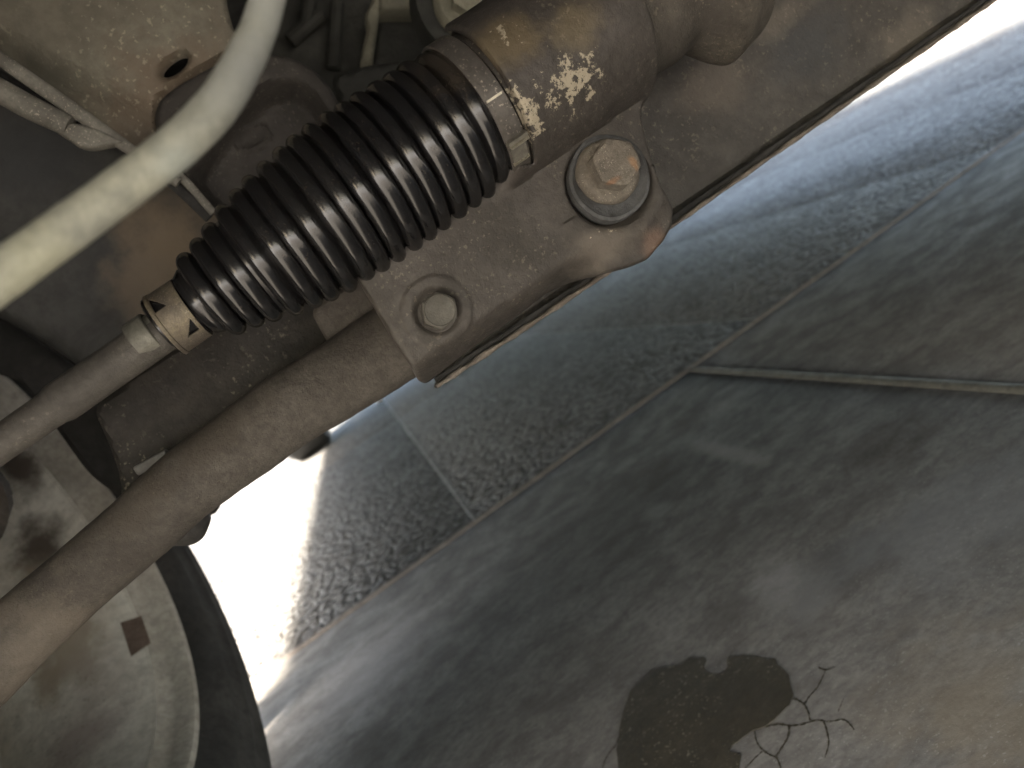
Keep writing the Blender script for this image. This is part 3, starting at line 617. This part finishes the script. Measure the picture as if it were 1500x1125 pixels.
def bandpatch(X0, X1, a0, a1, r, th, n=10, inset=None):
    V = []; Fc = []
    for i in range(n+1):
        a = a0+(a1-a0)*i/n
        for (X, q) in ((X0, r), (X1, r), (X1, r+th), (X0, r+th)): V.append(ringpt(X, a, q))
    for i in range(n):
        for k in range(4): Fc.append((i*4+k, i*4+(k+1) % 4, i*4+4+(k+1) % 4, i*4+4+k))
    Fc += [(0, 1, 2, 3), tuple(n*4+k for k in range(4))]
    return fixn(mesh('bp', V, Fc))
bk_m, _ = mat('buckle_steel', (.20, .18, .14), (.13, .115, .09), rough=.45, scale=90, bump=.3, metallic=.5)
link('clamp_tongue', bandpatch(e+.0066, e+.0138, -.62, -.12, .0289, .0006), cl_m, parent=big)
link('tongue_edge', bandpatch(e+.0070, e+.0132, -.115, -.09, .0289, .0009), zn, parent=big)
link('clamp_buckle', join(bandpatch(e+.0070, e+.0150, -.66, -.60, .0289, .0028), bandpatch(e+.0082, e+.0142, -.95, -.66, .0286, .0007)), bk_m, parent=big)
link('buckle_edge', join(bandpatch(e+.0072, e+.0148, -.675, -.645, .0317, .0007), bandpatch(e+.0078, e+.0146, -.985, -.95, .0286, .0010)), zn, parent=big)
# small crimped clamp with two punched triangles
zb, _ = mat('yellow_zinc_band', (0.128, 0.100, 0.068), (0.088, 0.068, 0.052), dust=(0.216, 0.164, 0.060), dustamt=.6, rough=.5, scale=110, bump=.4, metallic=.35, speck=.3)
V = []; Fc = []; n = 420; m = 48; Xa, Xb = -.0462, -.0352
tris = [(-.45, -.75, +1), (.55, .20, -1)]
for j in range(m+1):
    for i in range(n): V.append(ringpt(Xa+(Xb-Xa)*j/m, 2*math.pi*i/n, .0108+(.0004 if j < 5 else 0)))
for j in range(m):
    for i in range(n):
        a = 2*math.pi*(i+.5)/n; a = a-2*math.pi if a > math.pi else a; u = (j+.5)/m
        t1 = .15 < u < .55 and .32 < a < .32+.62*(1-(u-.15)/.40)
        t2 = .45 < u < .88 and -.85 < a < -.85+.50*((u-.45)/.43)
        if t1 or t2: continue
        Fc.append((j*n+i, j*n+(i+1) % n, (j+1)*n+(i+1) % n, (j+1)*n+i))
me = fixn(mesh('sb', V, Fc)); o = link('small_band_clamp', me, zb, parent=bo_t)
md = o.modifiers.new('s', 'SOLIDIFY'); md.thickness = .0007; md.offset = 1
link('small_cuff', lathe([(-.0475, .008), (-.0475, .0106), (-.0470, .0112), (-.0464, .0112), (-.0462, .0102), (-.0352, .0102), (-.0350, .0105)], AX(0), axis=(1, 0, .042), n=96), bt_m, parent=bo_t)

# ---- tie rod
tr_m, _ = mat('tie_rod_steel', (0.068, 0.060, 0.050), (0.051, 0.045, 0.039), dust=(0.083, 0.072, 0.060), dustamt=.5, rough=.6, scale=40, bump=.3, metallic=.1, speck=.08)
tr = thing('tie_rod', 'grey brown steel tie rod leaving the small end of the boot', 'tie rod', v3(at(100, 590, .28)))
e0 = np.array(AX(-.0495)); p1 = at(228, 493, .28)
ds = at(0, 651, .28)-p1; ds /= np.linalg.norm(ds)
ln = [0, .012, .028, .0405, .0425, .046, .060, .08, .13]
rd = [.0072, .0072, .0072, .0072, .0070, .0063, .0061, .0060, .0060]
link('rod', tube([p1-ds*.004+ds*t for t in ln], rd, n=40, sub=6, wob=.006), tr_m, parent=tr)
nk, _ = mat('collar_steel', (0.134, 0.129, 0.101), (0.106, 0.101, 0.081), rough=.5, scale=60, bump=.2, metallic=.3)
link('collar', lathe([(-.0575, .006), (-.0573, .0077), (-.0535, .0079), (-.0505, .0080), (-.0500, .0076), (-.0500, .0066), (-.0465, .0066)], AX(0), axis=(1, 0, .042), n=64), nk, parent=tr)

# ---- pale hose close to the lens
hz_m, Hh = mat('pale_hose', (0.261, 0.270, 0.221), (0.189, 0.200, 0.180), dust=(0.297, 0.293, 0.198), dustamt=.7, rough=.55, scale=45, bump=.3, speck=.3, speckcol=(.16, .17, .15),
               spots=[(v3(dep(380, 70, .16*.9)), (.006, .006, .006), (.22, .23, .22), .7), (v3(dep(345, 130, .16*.9)), (.006, .01, .005), (.20, .21, .20), .7), (v3(dep(265, 225, .15*.9)), (.005, .01, .005), (.26, .29, .27), .6), (v3(dep(405, 20, .165*.9)), (.006, .01, .008), (.26, .27, .25), .8), (v3(dep(60, 400, .145*.9)), (.008, .01, .008), (.30, .30, .21), .4)])
hp = [(-140, 500, .140, 52), (-60, 447, .143, 50), (10, 398, .146, 47), (100, 334, .150, 45), (190, 268, .154, 43), (262, 212, .157, 42), (318, 155, .160, 41), (352, 100, .163, 38), (378, 45, .167, 35), (394, -10, .170, 34), (405, -80, .172, 34)]
ho = thing('hose', 'pale yellowish out of focus hose curving across the upper left', 'hose', v3(dep(262, 212, .157)))
link('hose_tube', tube([dep(a, b, c*.9) for a, b, c, d in hp], [d*c*.9/FPX*.74 for a, b, c, d in hp], n=40, sub=10, wob=.008, up=(0, 1, 0)), hz_m, parent=ho)
